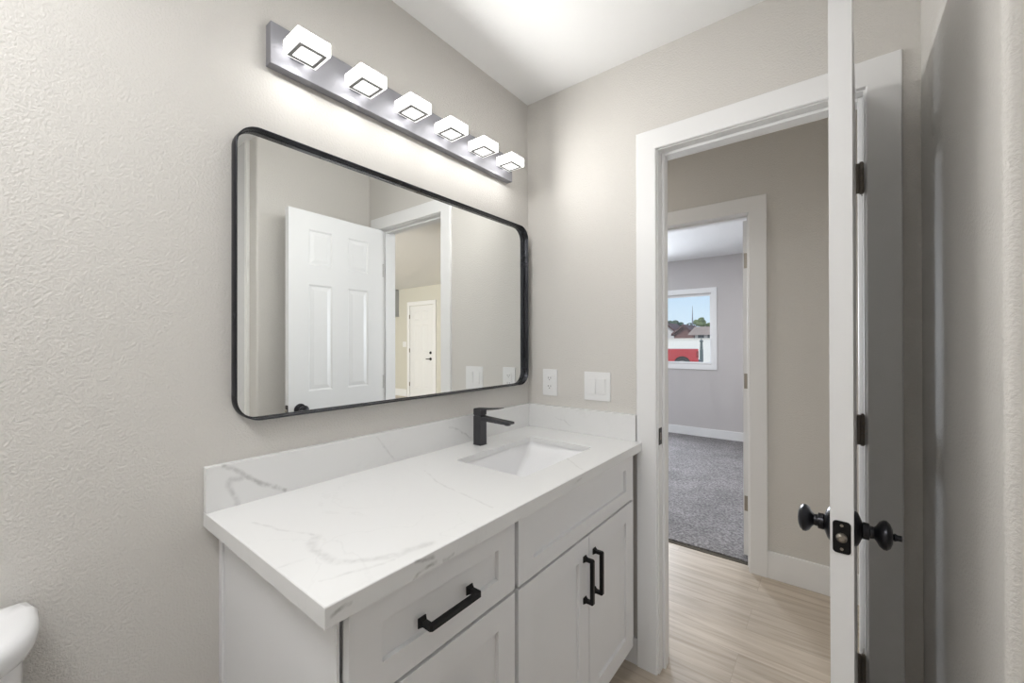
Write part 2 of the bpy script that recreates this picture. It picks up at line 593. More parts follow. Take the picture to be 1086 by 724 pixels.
# ------------------------------------------------------------------ structure
struct('floor', bx(-1.62, 3.0, -2.62, 1.100, -.10, 0), M_WOOD, 'light oak plank floor of the bathroom and hall', 'floor')
struct('floor_bedroom', bx(-3.2, 1.72, 1.128, 4.38, -.10, .012, bev=.004), M_CARPET, 'grey carpet floor of the bedroom beyond the hall', 'carpet')
struct('floor_threshold', bx(-3.2, 1.72, 1.100, 1.128, -.10, .004), simple('dark_carpet_edge', (.10, .09, .07), .9, bump=(400, .8, .004)), 'dark edge strip where the carpet meets the planks', 'threshold')
struct('floor_living', bx(3.0, 9.1, -3.1, 4.6, -.10, .06), M_WOOD, 'oak plank floor of the living room seen in the mirror', 'floor')
struct('floor_passage', bx(1.72, 3.0, 1.100, 4.6, -.10, 0), M_WOOD, 'oak plank floor at the end of the hall', 'floor')
struct('ceiling', bx(-3.3, 1.9, -2.7, 4.5, H, H+.15), M_CEIL, 'white ceiling of the bathroom, hall and bedroom', 'ceiling')
struct('ceiling_alcove', bx(1.9, 2.9, -2.7, .2, H, H+.15), M_CEIL, 'white ceiling above the tub alcove', 'ceiling')
struct('ceiling_living', bx(1.9, 9.2, .2, 4.7, 2.54, 2.69), M_CEIL, 'ceiling of the living room seen in the mirror', 'ceiling')
struct('ceiling_living_front', bx(2.9, 9.2, -3.2, .2, 2.54, 2.69), M_CEIL, 'ceiling of the living room near its window', 'ceiling')

struct('wall_left', bx(-.12, 0, -2.62, 0, 0, H), M_WALL, 'greige textured wall behind the vanity mirror', 'wall')
struct('wall_back', grid_wall('y', 0, T, -1.62, 2.2, 0, H, [(JL-.015, JR+.015, -1, JT+.015)]), M_WALL, 'greige wall with the bathroom doorway', 'wall')
# right wall block with a rounded (bullnose) corner
bm = bmesh.new()
r_ = .012
pts = [(2.2, -.70)] + [(XR+r_-r_*math.cos(t), -.70+r_-r_*math.sin(t)) for t in [R(90)*(1-k/6) for k in range(7)]] + [(XR, 0), (2.2, 0)]
lo = [bm.verts.new((x, y, 0)) for x, y in pts]
hi = [bm.verts.new((x, y, H)) for x, y in pts]
bm.faces.new(lo); bm.faces.new(hi)
for i in range(len(pts)):
    j = (i+1) % len(pts)
    bm.faces.new((lo[i], lo[j], hi[j], hi[i]))
o = struct('wall_right', bm, M_WALL, 'greige wall behind the open door with a rounded corner', 'wall')
autosmooth(o, 30)
struct('wall_rear', bx(-.12, 2.9, -2.62, -2.5, 0, H), M_WALL, 'greige bathroom wall behind the camera', 'wall')
struct('wall_alcove', bx(2.2, 2.3, -2.5, T, 0, H), M_MARBLE, 'white veined marble wall of the tub alcove', 'wall')
struct('wall_alcove_end', bx(1.485, 2.2, -.712, -.700, 0, H), M_MARBLE, 'veined marble panel on the end wall of the tub alcove', 'wall panel')
struct('trim_5', bx(1.455, 1.485, -.716, -.700, 0, H, bev=.002), M_TRIMMETAL, 'pale edge strip beside the marble panel', 'edge trim')
struct('wall_hall', grid_wall('y', YH, YH+.12, -1.62, 1.72, 0, H, [(BL-.015, BR+.015, -1, BT+.015)]), M_WALL, 'greige hall wall with the bedroom doorway', 'wall')
struct('wall_hall_end', bx(-1.74, -1.62, -.1, YH+.12, 0, H), M_WALL, 'greige end wall of the hall', 'wall')
WX0, WX1, WZ0, WZ1 = -.80, -.125, .999, 1.945
struct('wall_bedroom', grid_wall('y', YB, YB+.15, -3.2, 1.72, 0, H, [(WX0, WX1, WZ0, WZ1), (-2.3, -.95, .95, 1.95)]), M_BEDWALL, 'grey bedroom wall with the window', 'wall')
struct('wall_bedroom_left', bx(-3.3, -3.2, YH+.12, YB+.15, 0, H), M_BEDWALL, 'grey left wall of the bedroom', 'wall')
struct('wall_bedroom_right', bx(1.60, 1.72, YH+.12, YB+.15, 0, H), M_BEDWALL, 'grey right wall of the bedroom', 'wall')
struct('wall_living_back', bx(1.72, 9.1, 4.30, 4.42, 0, 2.54), M_LIVWALL, 'cream living room wall around the entry door', 'wall')
struct('wall_living_right', bx(9.0, 9.12, -3.1, 4.42, 0, 2.54), M_LIVWALL, 'cream right wall of the living room', 'wall')
struct('wall_living_front', grid_wall('y', -3.12, -3.0, 2.78, 9.12, 0, 2.54, [(3.3, 5.9, .55, 2.3)]), M_LIVWALL, 'cream living room wall with the large window', 'wall')
struct('wall_living_left', bx(2.78, 2.9, -3.0, T, 0, 2.54), M_LIVWALL, 'cream wall between the bathroom and living room', 'wall')
struct('wall_passage', bx(2.2, 2.9, .0, T, 0, H), M_LIVWALL, 'cream wall at the end of the hall', 'wall')

# ---- casing builder: flat board casing with a stepped inner edge, mitred corners, around a doorway in a y-plane wall
def casing_bm(xl, xr, zt, w, y_wall, sgn, th=.014, top_only_gap=0.0):
    bm = bmesh.new()
    prof = [(0, 0), (0, th-.003), (.003, th), (w-.003, th), (w, th-.003), (w, 0)]   # (offset from the opening, proudness)
    def P(o, d, corner):
        y = y_wall + sgn*d
        return {'bl': (xl-o, y, 0), 'tl': (xl-o, y, zt+o), 'tr': (xr+o, y, zt+o), 'br': (xr+o, y, 0)}[corner]
    rows = [[bm.verts.new(P(o_, d, c)) for c in ('bl', 'tl', 'tr', 'br')] for o_, d in prof]
    for a, c in zip(rows, rows[1:] + rows[:1]):
        for k in range(3):
            bm.faces.new((a[k], a[k+1], c[k+1], c[k]))
    for k in (0, 3):
        bm.faces.new([r[k] for r in rows])
    return bm
def jamb_bm(xl, xr, zt, y0, y1, stop0, stop1):
    bm = bmesh.new()
    add_box(bm, xl-.015, xl, y0, y1, 0, zt+.015)
    add_box(bm, xr, xr+.015, y0, y1, 0, zt+.015)
    add_box(bm, xl, xr, y0, y1, zt, zt+.015)
    s = .011
    add_box(bm, xl, xl+s, stop0, stop1, 0, zt, bev=.002)
    add_box(bm, xr-s, xr, stop0, stop1, 0, zt, bev=.002)
    add_box(bm, xl+s, xr-s, stop0, stop1, zt-s, zt, bev=.002)
    return bm
t1 = empty('trim_1', (JL, 0, 0), 'white flat casing and jamb around the bathroom doorway', 'door casing', kind='structure')
obj('casing', casing_bm(JL-.005, JR+.005, JT+.003, .079, 0, -1), M_TRIM, t1)
obj('casing', casing_bm(JL-.005, JR+.005, JT+.003, .079, T, 1), M_TRIM, t1)
obj('jamb', jamb_bm(JL, JR, JT, 0, T, .038, .076), M_TRIM, t1)
st = bx(JL-.0005, JL+.0015, -.001, .032, .890, .955, bev=.0005)
stp = obj('strike_plate', st, M_BLACK, t1); tag(stp, 'black strike plate')
obj('strike_hole', bx(JL+.0012, JL+.0022, .010, .022, .908, .937), M_NICKEL, stp)

t2 = empty('trim_2', (BL, YH, 0), 'white flat casing around the bedroom doorway', 'door casing', kind='structure')
obj('casing', casing_bm(BL-.005, BR+.005, BT-.02, .087, YH, -1), M_TRIM, t2)
obj('casing', casing_bm(BL-.005, BR+.005, BT-.02, .087, YH+.12, 1), M_TRIM, t2)
obj('jamb', jamb_bm(BL, BR, BT-.02, YH, YH+.12, YH+.045, YH+.08), M_TRIM, t2)

def baseboard(name, x0, x1, y0, y1, h, label):
    bm = bx(x0, x1, y0, y1, 0, h, bev=.003)
    return struct(name, bm, M_TRIM, label, 'baseboard')
baseboard('baseboard_hall', .877, 1.70, YH-.013, YH, .147, 'white baseboard on the hall wall right of the bedroom doorway')
baseboard('baseboard_hall_left', -1.62, -.062, YH-.013, YH, .147, 'white baseboard on the hall wall left of the bedroom doorway')
baseboard('baseboard_bedroom', -3.2, 1.60, YB-.014, YB, .125, 'white baseboard under the bedroom window')
baseboard('baseboard_back', .475, .5435, -.012, 0, .108, 'short white baseboard piece beside the vanity toe kick')
baseboard('baseboard_right', XR-.012, XR, -.68, -.012, .108, 'white baseboard on the wall behind the open door')
baseboard('baseboard_left', 0, .012, -2.5, -1.27, .108, 'white baseboard on the wall behind the toilet')
baseboard('baseboard_living', 6.55, 9.0, 4.287, 4.30, .22, 'white baseboard beside the entry door')

# ------------------------------------------------------------------ window (bedroom)
w1 = empty('window_1', (-.46, YB, .999), 'small white framed bedroom window looking onto the yard', 'window', kind='structure')
def picture_frame(x0, x1, z0, z1, w, y0, y1, bev=.003):
    bm = bmesh.new()
    add_box(bm, x0, x1, y0, y1, z1-w, z1, bev)
    add_box(bm, x0, x1, y0, y1, z0, z0+w, bev)
    add_box(bm, x0, x0+w, y0, y1, z0+w, z1-w, bev)
    add_box(bm, x1-w, x1, y0, y1, z0+w, z1-w, bev)
    return bm
obj('window_casing', picture_frame(WX0-.07, WX1+.068, WZ0-.078, WZ1+.085, .07, YB-.016, YB), M_TRIM, w1)
obj('window_frame', picture_frame(WX0, WX1, WZ0, WZ1, .022, YB+.006, YB+.05), M_PLASTIC, w1)
m, nt, b = new_mat('window_glass')
nt.nodes.clear()
out = N(nt, 'ShaderNodeOutputMaterial')
tr = N(nt, 'ShaderNodeBsdfTransparent'); tr.inputs[0].default_value = (.97, .98, .98, 1)
gl = N(nt, 'ShaderNodeBsdfGlossy'); gl.inputs['Roughness'].default_value = 0
mxs = N(nt, 'ShaderNodeMixShader'); mxs.inputs[0].default_value = .04
nt.links.new(tr.outputs[0], mxs.inputs[1]); nt.links.new(gl.outputs[0], mxs.inputs[2]); nt.links.new(mxs.outputs[0], out.inputs[0])
M_GLASS = m
obj('pane', bx(WX0+.02, WX1-.02, YB+.024, YB+.029, WZ0+.02, WZ1-.02), M_GLASS, w1)
w2 = empty('window_2', (-1.6, YB, .95), 'wider bedroom window left of the small one', 'window', kind='structure')
obj('window_casing', picture_frame(-2.37, -.885, .88, 2.02, .07, YB-.016, YB), M_TRIM, w2)
obj('window_frame', picture_frame(-2.3, -.95, .95, 1.95, .022, YB+.06, YB+.11), M_PLASTIC, w2)
w3 = empty('window_3', (4.6, -3.06, .55), 'large living room window behind the bathroom', 'window', kind='structure')
obj('window_frame', picture_frame(3.3, 5.9, .55, 2.3, .05, -3.10, -3.04), M_PLASTIC, w3)

# ------------------------------------------------------------------ doors
SIX = lambda W: [(a, c, z0, z1) for (a, c) in ((.11*W/.604, .252*W/.604), (W-.252*W/.604, W-.11*W/.604)) for (z0, z1) in ((.22, .83), (1.01, 1.61), (1.72, 1.92))]
SIXR = [(.008, .0055), (.012, .0055), (.032, .0012), (.035, .0012)]
def knob(bm, origin, axis, turn=False):
    lathe(bm, [(0, .001), (0, .0335), (.002, .0335), (.006, .030), (.010, .020), (.012, .0145), (.0135, .0160), (.022, .0155), (.023, .0120), (.029, .0110), (.032, .0145), (.0365, .0225), (.042, .0268), (.047, .0270), (.052, .0225), (.0555, .013), (.0565, .0)], origin, axis, 40)
    if turn:
        ax = Vector(axis).normalized(); o_ = Vector(origin)
        lathe(bm, [(.055, .004), (.058, .0075), (.062, .0055), (.068, .0055), (.069, .0)], o_, ax, 20)
def door_leaf(root, W, Hh, Tt, matrix, z0, knob_z, knob_mat, edge_plate=True, knobs=True):
    """leaf local: x 0 (hinge) .. W, y 0..Tt, z 0..Hh"""
    def put(name, bm, mat, par, smooth=False):
        xform(bm, matrix)
        o = obj(name, bm, mat, par)
        if smooth: autosmooth(o, 40)
        return o
    put('door_panel', panel_slab(W, Hh, Tt, SIX(W), SIXR, both=True), M_DOOR, root)
    if knobs:
        for s, nm in ((0, True), (1, False)):
            bm = bmesh.new()
            knob(bm, (W-.062, 0 if s == 0 else Tt, knob_z-z0), (0, -1 if s == 0 else 1, 0), turn=nm)
            put('knob', bm, knob_mat, root, True)
    if edge_plate:
        pl = []
        for cy_, cz_, a0 in ((.0075, .024, 0), (-.0075, .024, 90), (-.0075, -.024, 180), (.0075, -.024, 270)):
            for k in range(5):
                t = R(a0+90*k/4)
                pl.append((Tt/2+cy_+.006*math.cos(t), knob_z-z0+cz_+.006*math.sin(t)))
        bm = bmesh.new()
        p0_ = [bm.verts.new((W-.0005, y, z)) for y, z in pl]; p1_ = [bm.verts.new((W+.0022, y, z)) for y, z in pl]
        bm.faces.new(p0_); bm.faces.new(p1_)
        for i in range(len(pl)):
            j = (i+1) % len(pl); bm.faces.new((p0_[i], p0_[j], p1_[j], p1_[i]))
        lp = put('latch_plate', bm, M_BLACK, root)
        bm = lathe(bmesh.new(), [(0, .0085), (.0045, .0085), (.009, .005), (.0095, 0)], (W+.002, Tt/2, knob_z-z0), (1, 0, 0), 24)
        put('latch_bolt', bm, M_NICKEL, lp, True)
        for dz in (-.022, .022):
            bm = lathe(bmesh.new(), [(0, .0028), (.0008, .0026), (.001, 0)], (W+.002, Tt/2, knob_z-z0+dz), (1, 0, 0), 12)
            put('screw', bm, M_NICKEL, lp)

# bathroom door, open about 88 degrees: closed leaf runs -x from the pivot
PV = Vector((1.2305, -.0115, 0))
W1, T1 = .604, .035
ang = R(87.6)
# local x -> -X (closed), local y: room face at y=0 towards -Y, hall face at +Y
base1 = Matrix.Translation(PV) @ Matrix.Rotation(ang, 4, 'Z') @ Matrix.Translation((-.004, .0125, .010)) @ Matrix(((-1,0,0,0),(0,1,0,0),(0,0,1,0),(0,0,0,1)))
d1 = empty('door_1', (PV.x, PV.y, .01), 'open white six-panel bathroom door standing edge-on with dark knobs', 'door', kind='structure')
door_leaf(d1, W1, 2.018, T1, base1, .010, .923, M_BRONZE)
def hinge(root, pivot, zc, leaf_dir, jamb_dir, mat=M_NICKELD, h=.089):
    """knuckle plus two plates"""
    bm = bmesh.new()
    for k in range(5):
        z = zc-h/2 + k*h/5
        lathe(bm, [(0, .0), (0, .0062), (h/5-.0012, .0062), (h/5-.0012, .0)], (pivot.x, pivot.y, z), (0, 0, 1), 16)
    lathe(bm, [(-.004, 0), (-.003, .004), (0, .0045), (h, .0045), (h+.003, .004), (h+.004, 0)], (pivot.x, pivot.y, zc-h/2), (0, 0, 1), 16)
    o = obj('hinge', bm, mat, root); autosmooth(o, 40)
    for dv in (leaf_dir, jamb_dir):
        d = Vector(dv).normalized(); n = Vector((-d.y, d.x, 0))
        bm = bmesh.new()
        add_box(bm, 0, .036, -.0009, .0009, -h/2, h/2)
        mm = Matrix(((d.x, n.x, 0, pivot.x), (d.y, n.y, 0, pivot.y), (0, 0, 1, zc), (0, 0, 0, 1)))
        xform(bm, mm)
        obj('hinge_plate', bm, mat, o)
# leaf edge direction (local +y of the leaf after opening)
ldir = (Matrix.Rotation(ang, 3, 'Z') @ Vector((0, 1, 0)))
for z in (1.777, 1.030, .320):
    hinge(d1, PV, z, ldir, (0.08, 1, 0))

# bedroom door, open 90 degrees into the bedroom
PV2 = Vector((.781, YH+.128, 0))
b2 = Matrix.Translation((PV2.x-.006, PV2.y+.001, .028)) @ Matrix(((0,-1,0,0),(1,0,0,0),(0,0,1,0),(0,0,0,1)))
d2 = empty('door_2', (PV2.x, PV2.y, .028), 'white bedroom door folded open into the bedroom, only its hinge edge showing', 'door', kind='structure')
door_leaf(d2, .745, 1.985, .035, b2, .028, .92, M_BRONZE)
for z in (1.775, 1.06, .335):
    hinge(d2, PV2 + Vector((0, -.0005, 0)), z, (-1, 0.0, 0), (0, -1, 0), mat=M_NICKEL)

# entry door seen in the mirror
EX0, EX1, EZ0, EZ1, EY = 5.645, 6.415, .075, 2.115, 4.30
t3 = empty('trim_3', (EX0, EY, .06), 'white casing of the entry door seen in the mirror', 'door casing', kind='structure')
bm = casing_bm(EX0-.01, EX1+.01, EZ1+.01, .09, EY, -1, th=.03)
bmesh.ops.translate(bm, verts=[v for v in bm.verts if v.co.z < .01], vec=(0, 0, .06))
obj('casing', bm, M_TRIM, t3)
d3 = empty('door_3', (EX0, EY, .075), 'closed white six-panel entry door with black lever and deadbolt, seen in the mirror', 'door', kind='structure')
bm = panel_slab(EX1-EX0, EZ1-EZ0, .02, SIX(EX1-EX0), SIXR)
xform(bm, Matrix.Translation((EX0, EY-.021, EZ0)))
obj('door_panel', bm, M_DOOR, d3)
bm = bmesh.new()
lathe(bm, [(0, .001), (0, .032), (.008, .032), (.010, .012), (.045, .012), (.045, 0)], (EX0+.065, EY-.021, .94), (0, -1, 0), 24)
add_box(bm, EX0+.055, EX0+.165, EY-.075, EY-.058, .930, .950, bev=.003)
obj('lever', bm, M_BLACK, d3)
bm = lathe(bmesh.new(), [(0, .001), (0, .032), (.012, .030), (.016, .012), (.030, .012), (.030, 0)], (EX0+.065, EY-.021, 1.075), (0, -1, 0), 24)
obj('deadbolt', bm, M_BLACK, d3)
for z in (.36, 1.12, 1.88):
    bm = lathe(bmesh.new(), [(0, 0), (0, .010), (.09, .010), (.09, 0)], (EX1+.004, EY-.034, z-.045), (0, 0, 1), 12)
    obj('hinge', bm, M_NICKELD, d3)

# kitchen wall cabinet + light switch in the living room (in the mirror)
kc = empty('kitchen_wall_cabinet', (6.85, 4.30, 1.90), 'grey wall cabinet hung at the ceiling past the entry door, seen in the mirror', 'cabinet')
M_KCAB = simple('grey_cabinet_paint', (.42, .43, .43), .5)
obj('body', bx(6.85, 7.75, 4.0, 4.2995, 1.90, 2.52, bev=.002), M_KCAB, kc)
for k in range(2):
    bm = panel_slab(.442, .60, .02, [(.06, .382, .06, .54)], [(.001, .008)])
    xform(bm, Matrix.Translation((6.856+k*.447, 3.9795, 1.91)))
    obj('door', bm, M_KCAB, kc)

# ------------------------------------------------------------------ switch and outlet plates
def plate_root(name, x, z, w, h, label, cat, y=0.0):
    r = empty(name, (x, y, z), label, cat)
    bm = bx(x-w/2, x+w/2, y-.0055, y, z-h/2, z+h/2, bev=.002)
    obj('cover_plate', bm, M_PLASTIC, r)
    return r
r = plate_root('wall_outlet', .1285, 1.106, .078, .122, 'white duplex wall outlet nearest the mirror, above the backsplash', 'outlet')
body = obj('socket_body', bx(.1285-.0165, .1285+.0165, -.0085, -.0050, 1.106-.033, 1.106+.033, bev=.001), M_PLASTIC, r)
for dz in (-.019, .019):
    bm = bmesh.new()
    add_box(bm, .1285-.0075, .1285-.0055, -.0091, -.0080, 1.106+dz-.002, 1.106+dz+.006)
    add_box(bm, .1285+.0055, .1285+.0075, -.0091, -.0080, 1.106+dz-.002, 1.106+dz+.006)
    lathe(bm, [(0, 0), (0, .0022), (.0011, .0022), (.0011, 0)], (.1285, -.0091, 1.106+dz-.007), (0, 1, 0), 10)
    obj('slot', bm, M_SLOT, body)
obj('test_button', bx(.1285-.006, .1285+.006, -.0097, -.0080, 1.106-.004, 1.106+.004, bev=.0005), M_PLASTIC, body)
r = plate_root('light_switch', .3675, 1.1025, .122, .122, 'white double rocker light switch plate beside the bathroom doorway', 'light switch')
for dx, tilt in ((-.023, .0018), (.023, -.0018)):
    x = .3675+dx
    bm = bx(x-.0165, x+.0165, -.0095, -.0050, 1.1025-.033, 1.1025+.033, bev=.0012)
    for v in bm.verts:
        if v.co.y < -.007: v.co.y += tilt*(v.co.z-1.1025)/.033
    obj('rocker', bm, M_PLASTIC, r)
r = plate_root('entry_light_switch', 6.64, 1.257, .12, .12, 'white light switch plate beside the entry door, seen in the mirror', 'light switch', y=EY)
obj('rocker', bx(6.625, 6.655, EY-.010, EY-.005, 1.225, 1.29, bev=.001), M_PLASTIC, r)

# ------------------------------------------------------------------ vanity
CB = .8605     # underside of the counter
vc = empty('vanity_cabinet', (.27, -.631, 0), 'white shaker vanity cabinet with black bar pulls under the quartz counter', 'cabinet')
bm = bmesh.new()
add_box(bm, .0005, .019, -1.262, -.0145, .0, CB)             # back
add_box(bm, .019, .530, -1.262, -1.256, .0, CB, bev=.001)    # left side panel
add_box(bm, .019, .530, -.030, -.0145, .110, CB)             # right side panel
add_box(bm, .019, .470, -.030, -.0145, .0, .110)
add_box(bm, .019, .470, -1.256, -1.246, .0, CB)
add_box(bm, .019, .530, -1.246, -.030, .110, .128)           # bottom
add_box(bm, .512, .530, -1.246, -.030, .842, CB)             # top rail
add_box(bm, .512, .530, -1.246, -.030, .665, .695)           # mid rail
add_box(bm, .480, .500, -1.256, -1.20, .11, CB)
add_box(bm, .480, .530, -1.246, -1.20, .11, CB)
add_box(bm, .512, .530, -.84, -.78, .128, CB)
add_box(bm, .512, .530, -.445, -.415, .128, .68)
add_box(bm, .512, .530, -.075, -.030, .128, CB)
obj('body', bm, M_CAB, vc)
obj('filler_strip', bx(.492, .500, -.030, -.0005, .110, CB), M_CAB, vc)
obj('scribe_moulding', bx(.0005, .020, -1.268, -1.262, .0, CB, bev=.001), M_CAB, vc)
obj('toe_kick', bx(.455, .470, -1.246, -.030, 0, .110), M_CAB, vc)
SH = [(.0006, .009), (.0012, .0092)]
def front(name, y0, y1, z0, z1, st, rail):
    W, Hh = y1-y0, z1-z0
    bm = panel_slab(W, Hh, .0195, [(st, W-st, rail, Hh-rail)], SH)
    # local x -> +Y, local -y (front) -> +X
    mm = Matrix(((0, -1, 0, .550), (1, 0, 0, y0), (0, 0, 1, z0), (0, 0, 0, 1)))
    xform(bm, mm)
    o = obj(name, bm, M_CAB, vc)
    md = o.modifiers.new('bevel', 'BEVEL'); md.width = .0012; md.segments = 2; md.limit_method = 'ANGLE'; md.angle_limit = R(50)
    return o
def bar_pull(par, yc, zc, vertical, cc=.128):
    """square bar pull: two flared posts and a bar, centre on the front plane x=.55"""
    bm = bmesh.new()
    h = cc/2
    X0 = .5505
    def pt(a, b_, x):  # a along the bar, b across
        return (x, yc+b_, zc+a) if vertical else (x, yc+a, zc+b_)
    def frustum(a, s0, s1, x0, x1):
        lo = [bm.verts.new(pt(a+i*s0, j*s0, x0)) for i, j in ((-1,-1),(1,-1),(1,1),(-1,1))]
        hi = [bm.verts.new(pt(a+i*s1, j*s1, x1)) for i, j in ((-1,-1),(1,-1),(1,1),(-1,1))]
        bm.faces.new(lo); bm.faces.new(hi)
        for i in range(4):
            j = (i+1) % 4
            bm.faces.new((lo[i], lo[j], hi[j], hi[i]))
    for s in (-1, 1):
        frustum(s*h, .0095, .0090, X0, X0+.0025)
        frustum(s*h, .0085, .0052, X0+.0025, X0+.009)
        frustum(s*h, .0052, .0052, X0+.009, X0+.0225)
        # 45 degree elbow to the bar
    A = h+.0055
    prof = [(-A+.004, .033), (A-.004, .033), (A, .029), (A, .0215), (-A, .0215), (-A, .029)]
    for sgn in (0,):
        f0 = [bm.verts.new(pt(a, -.005, X0+x)) for a, x in prof]
        f1 = [bm.verts.new(pt(a, .005, X0+x)) for a, x in prof]
        bm.faces.new(f0); bm.faces.new(f1)
        for i in range(len(prof)):
            j = (i+1) % len(prof)
            bm.faces.new((f0[i], f0[j], f1[j], f1[i]))
    o = obj('handle', bm, M_BLACK, par)
    return o
dr = front('drawer', -1.251, -.816, .688, .8575, .062, .050); bar_pull(dr, -1.040, .764, False)
dr = front('drawer', -1.251, -.816, .402, .680, .062, .060); bar_pull(dr, -1.034, .541, False)
dr = front('drawer', -1.251, -.816, .113, .394, .062, .060); bar_pull(dr, -1.034, .2535, False)
front('false_drawer_front', -.801, -.070, .685, .8575, .066, .046)
dd = front('door', -.801, -.4315, .113, .677, .063, .063); bar_pull(dd, -.4620, .551, True)
dd = front('door', -.4285, -.070, .113, .677, .063, .063); bar_pull(dd, -.3975, .551, True)

# ---- countertop with the sink cut-out and backsplashes
ct = empty('countertop', (.28, -.65, CB), 'white grey-veined quartz counter with backsplash on the vanity', 'countertop')
SX0, SX1, SY0, SY1 = .162, .447, -.640, -.205
def rrect(x0, x1, y0, y1, r, n=5):
    out = []
    for cx, cy, a0 in ((x1-r, y1-r, 0), (x0+r, y1-r, 90), (x0+r, y0+r, 180), (x1-r, y0+r, 270)):
        for k in range(n+1):
            t = R(a0 + 90*k/n)
            out.append((cx+r*math.cos(t), cy+r*math.sin(t)))
    return out
def slab_with_hole(x0, x1, y0, y1, z0, z1, hole, ch=.0015):
    bm = bmesh.new()
    n = len(hole)
    outer = [(x1, y1), (x0, y1), (x0, y0), (x1, y0)]
    def ring(z, ins):
        return [bm.verts.new((x + (ins if x == x0 else -ins), y + (ins if y == y0 else -ins), z)) for x, y in outer]
    T_, t_ = ring(z1, ch), ring(z1-ch, 0)
    B_ = ring(z0, 0)
    hT = [bm.verts.new((x, y, z1)) for x, y in hole]
    hB = [bm.verts.new((x, y, z0)) for x, y in hole]
    q = n//4
    for O, Hh in ((T_, hT), (B_, hB)):
        for c in range(4):
            for k in range(q-1):
                bm.faces.new((O[c], Hh[c*q+k], Hh[c*q+k+1]))
            bm.faces.new((O[c], Hh[c*q+q-1], Hh[(c*q+q) % n], O[(c+1) % 4]))
    for i in range(4):
        j = (i+1) % 4
        bm.faces.new((T_[i], T_[j], t_[j], t_[i])); bm.faces.new((t_[i], t_[j], B_[j], B_[i]))
    for i in range(n):
        j = (i+1) % n
        bm.faces.new((hT[i], hT[j], hB[j], hB[i]))
    return bm
hole = rrect(SX0, SX1, SY0, SY1, .014)
CZ = .8746      # underside of the slab; a mitred apron makes its front and left edges look thicker
bm = slab_with_hole(.0005, .5658, -1.2991, -.0005, CZ, .8946, hole)
add_box(bm, .5458, .5658, -1.2991, -.0005, CB+.0005, CZ)
add_box(bm, .0005, .5458, -1.2991, -1.2791, CB+.0005, CZ)
obj('slab', bm, M_QUARTZ, ct)
obj('backsplash', bx(.0005, .020, -1.2991, -.0005, .8946, 1.0001, bev=.001), M_QUARTZ, ct)
obj('backsplash', bx(.020, .5418, -.020, -.0005, .8946, 1.0001, bev=.001), M_QUARTZ, ct)

# ---- undermount sink
sk = empty('sink', ((SX0+SX1)/2, (SY0+SY1)/2, CB-.15), 'white rectangular undermount sink set in the counter', 'sink')
bm = bmesh.new()
def sring(ins_x0, ins_x1, ins_y0, ins_y1, r, z):
    return [bm.verts.new((x, y, z)) for x, y in rrect(SX0+ins_x0, SX1-ins_x1, SY0+ins_y0, SY1-ins_y1, r, 6)]
levels = [sring(-.022, -.022, -.022, -.022, .02, (CZ-.0005)), sring(-.004, -.004, -.004, -.004, .018, (CZ-.0005)), sring(-.003, -.003, -.003, -.003, .018, (CZ-.0005)-.004),
          sring(.003, .004, .010, .010, .018, (CZ-.0005)-.014), sring(.008, .012, .040, .045, .018, (CZ-.0005)-.050), sring(.014, .024, .085, .095, .018, (CZ-.0005)-.095), sring(.020, .032, .105, .120, .020, (CZ-.0005)-.112), sring(.030, .045, .125, .140, .022, (CZ-.0005)-.119), sring(.09, .11, .18, .19, .020, (CZ-.0005)-.123)]
for a, c in zip(levels[:-1], levels[1:]):
    for i in range(len(a)):
        j = (i+1) % len(a)
        bm.faces.new((a[i], a[j], c[j], c[i]))
bm.faces.new(levels[-1])
o = obj('basin', bm, M_CERAMIC, sk); autosmooth(o, 50)
sm = o.modifiers.new('solid', 'SOLIDIFY'); sm.thickness = .008; sm.offset = -1
dc = (SX0+.13, (SY0+SY1)/2)
bm = lathe(bmesh.new(), [(0, 0), (0, .0225), (.002, .0215), (.003, .017), (.0015, .016), (.0045, .013), (.006, 0)], (dc[0], dc[1], CZ-.1233), (0, 0, 1), 32)
o = obj('drain', bm, M_BLACK, sk); autosmooth(o, 40)

# ---- faucet
fx, fy = .080, -.430
fc = empty('faucet', (fx, fy, .8946), 'square single-lever black faucet standing behind the sink', 'faucet')
bm = bmesh.new()
add_box(bm, fx-.0195, fx+.0195, fy-.0195, fy+.0195, .8950, .8968, bev=.0006)
add_box(bm, fx-.0185, fx+.0185, fy-.0185, fy+.0185, .8965, 1.0075, bev=.002)
obj('body', bm, M_FAUCET, fc)
bm = bmesh.new()
prof = [(fx+.015, 1.0065), (fx+.155, .9985), (fx+.157, .9965), (fx+.157, .9905), (fx+.150, .9890), (fx+.125, .9885), (fx+.015, .9905)]
f0 = [bm.verts.new((x, fy-.0165, z)) for x, z in prof]; f1 = [bm.verts.new((x, fy+.0165, z)) for x, z in prof]
bm.faces.new(f0); bm.faces.new(f1)
for i in range(len(prof)):
    j = (i+1) % len(prof); bm.faces.new((f0[i], f0[j], f1[j], f1[i]))
sp_ = obj('spout', bm, M_FAUCET, fc)
bm = lathe(bmesh.new(), [(0, 0), (0, .0115), (.004, .0115), (.005, .0095), (.005, 0)], (fx+.138, fy, .9895), (0, 0, -1), 24)
obj('aerator', bm, M_FAUCET, sp_)
bm = bmesh.new()
add_box(bm, fx-.0155, fx+.0155, fy-.0155, fy+.0155, 1.0070, 1.0100)
add_box(bm, fx-.0185, fx+.0185, fy-.0185, fy+.0185, 1.0095, 1.0330, bev=.002)
prof = [(fx-.0180, 1.0325), (fx-.0180, 1.0350), (fx+.03, 1.0375), (fx+.108, 1.0455), (fx+.109, 1.0430), (fx+.03, 1.0320), (fx+.018, 1.0290)]
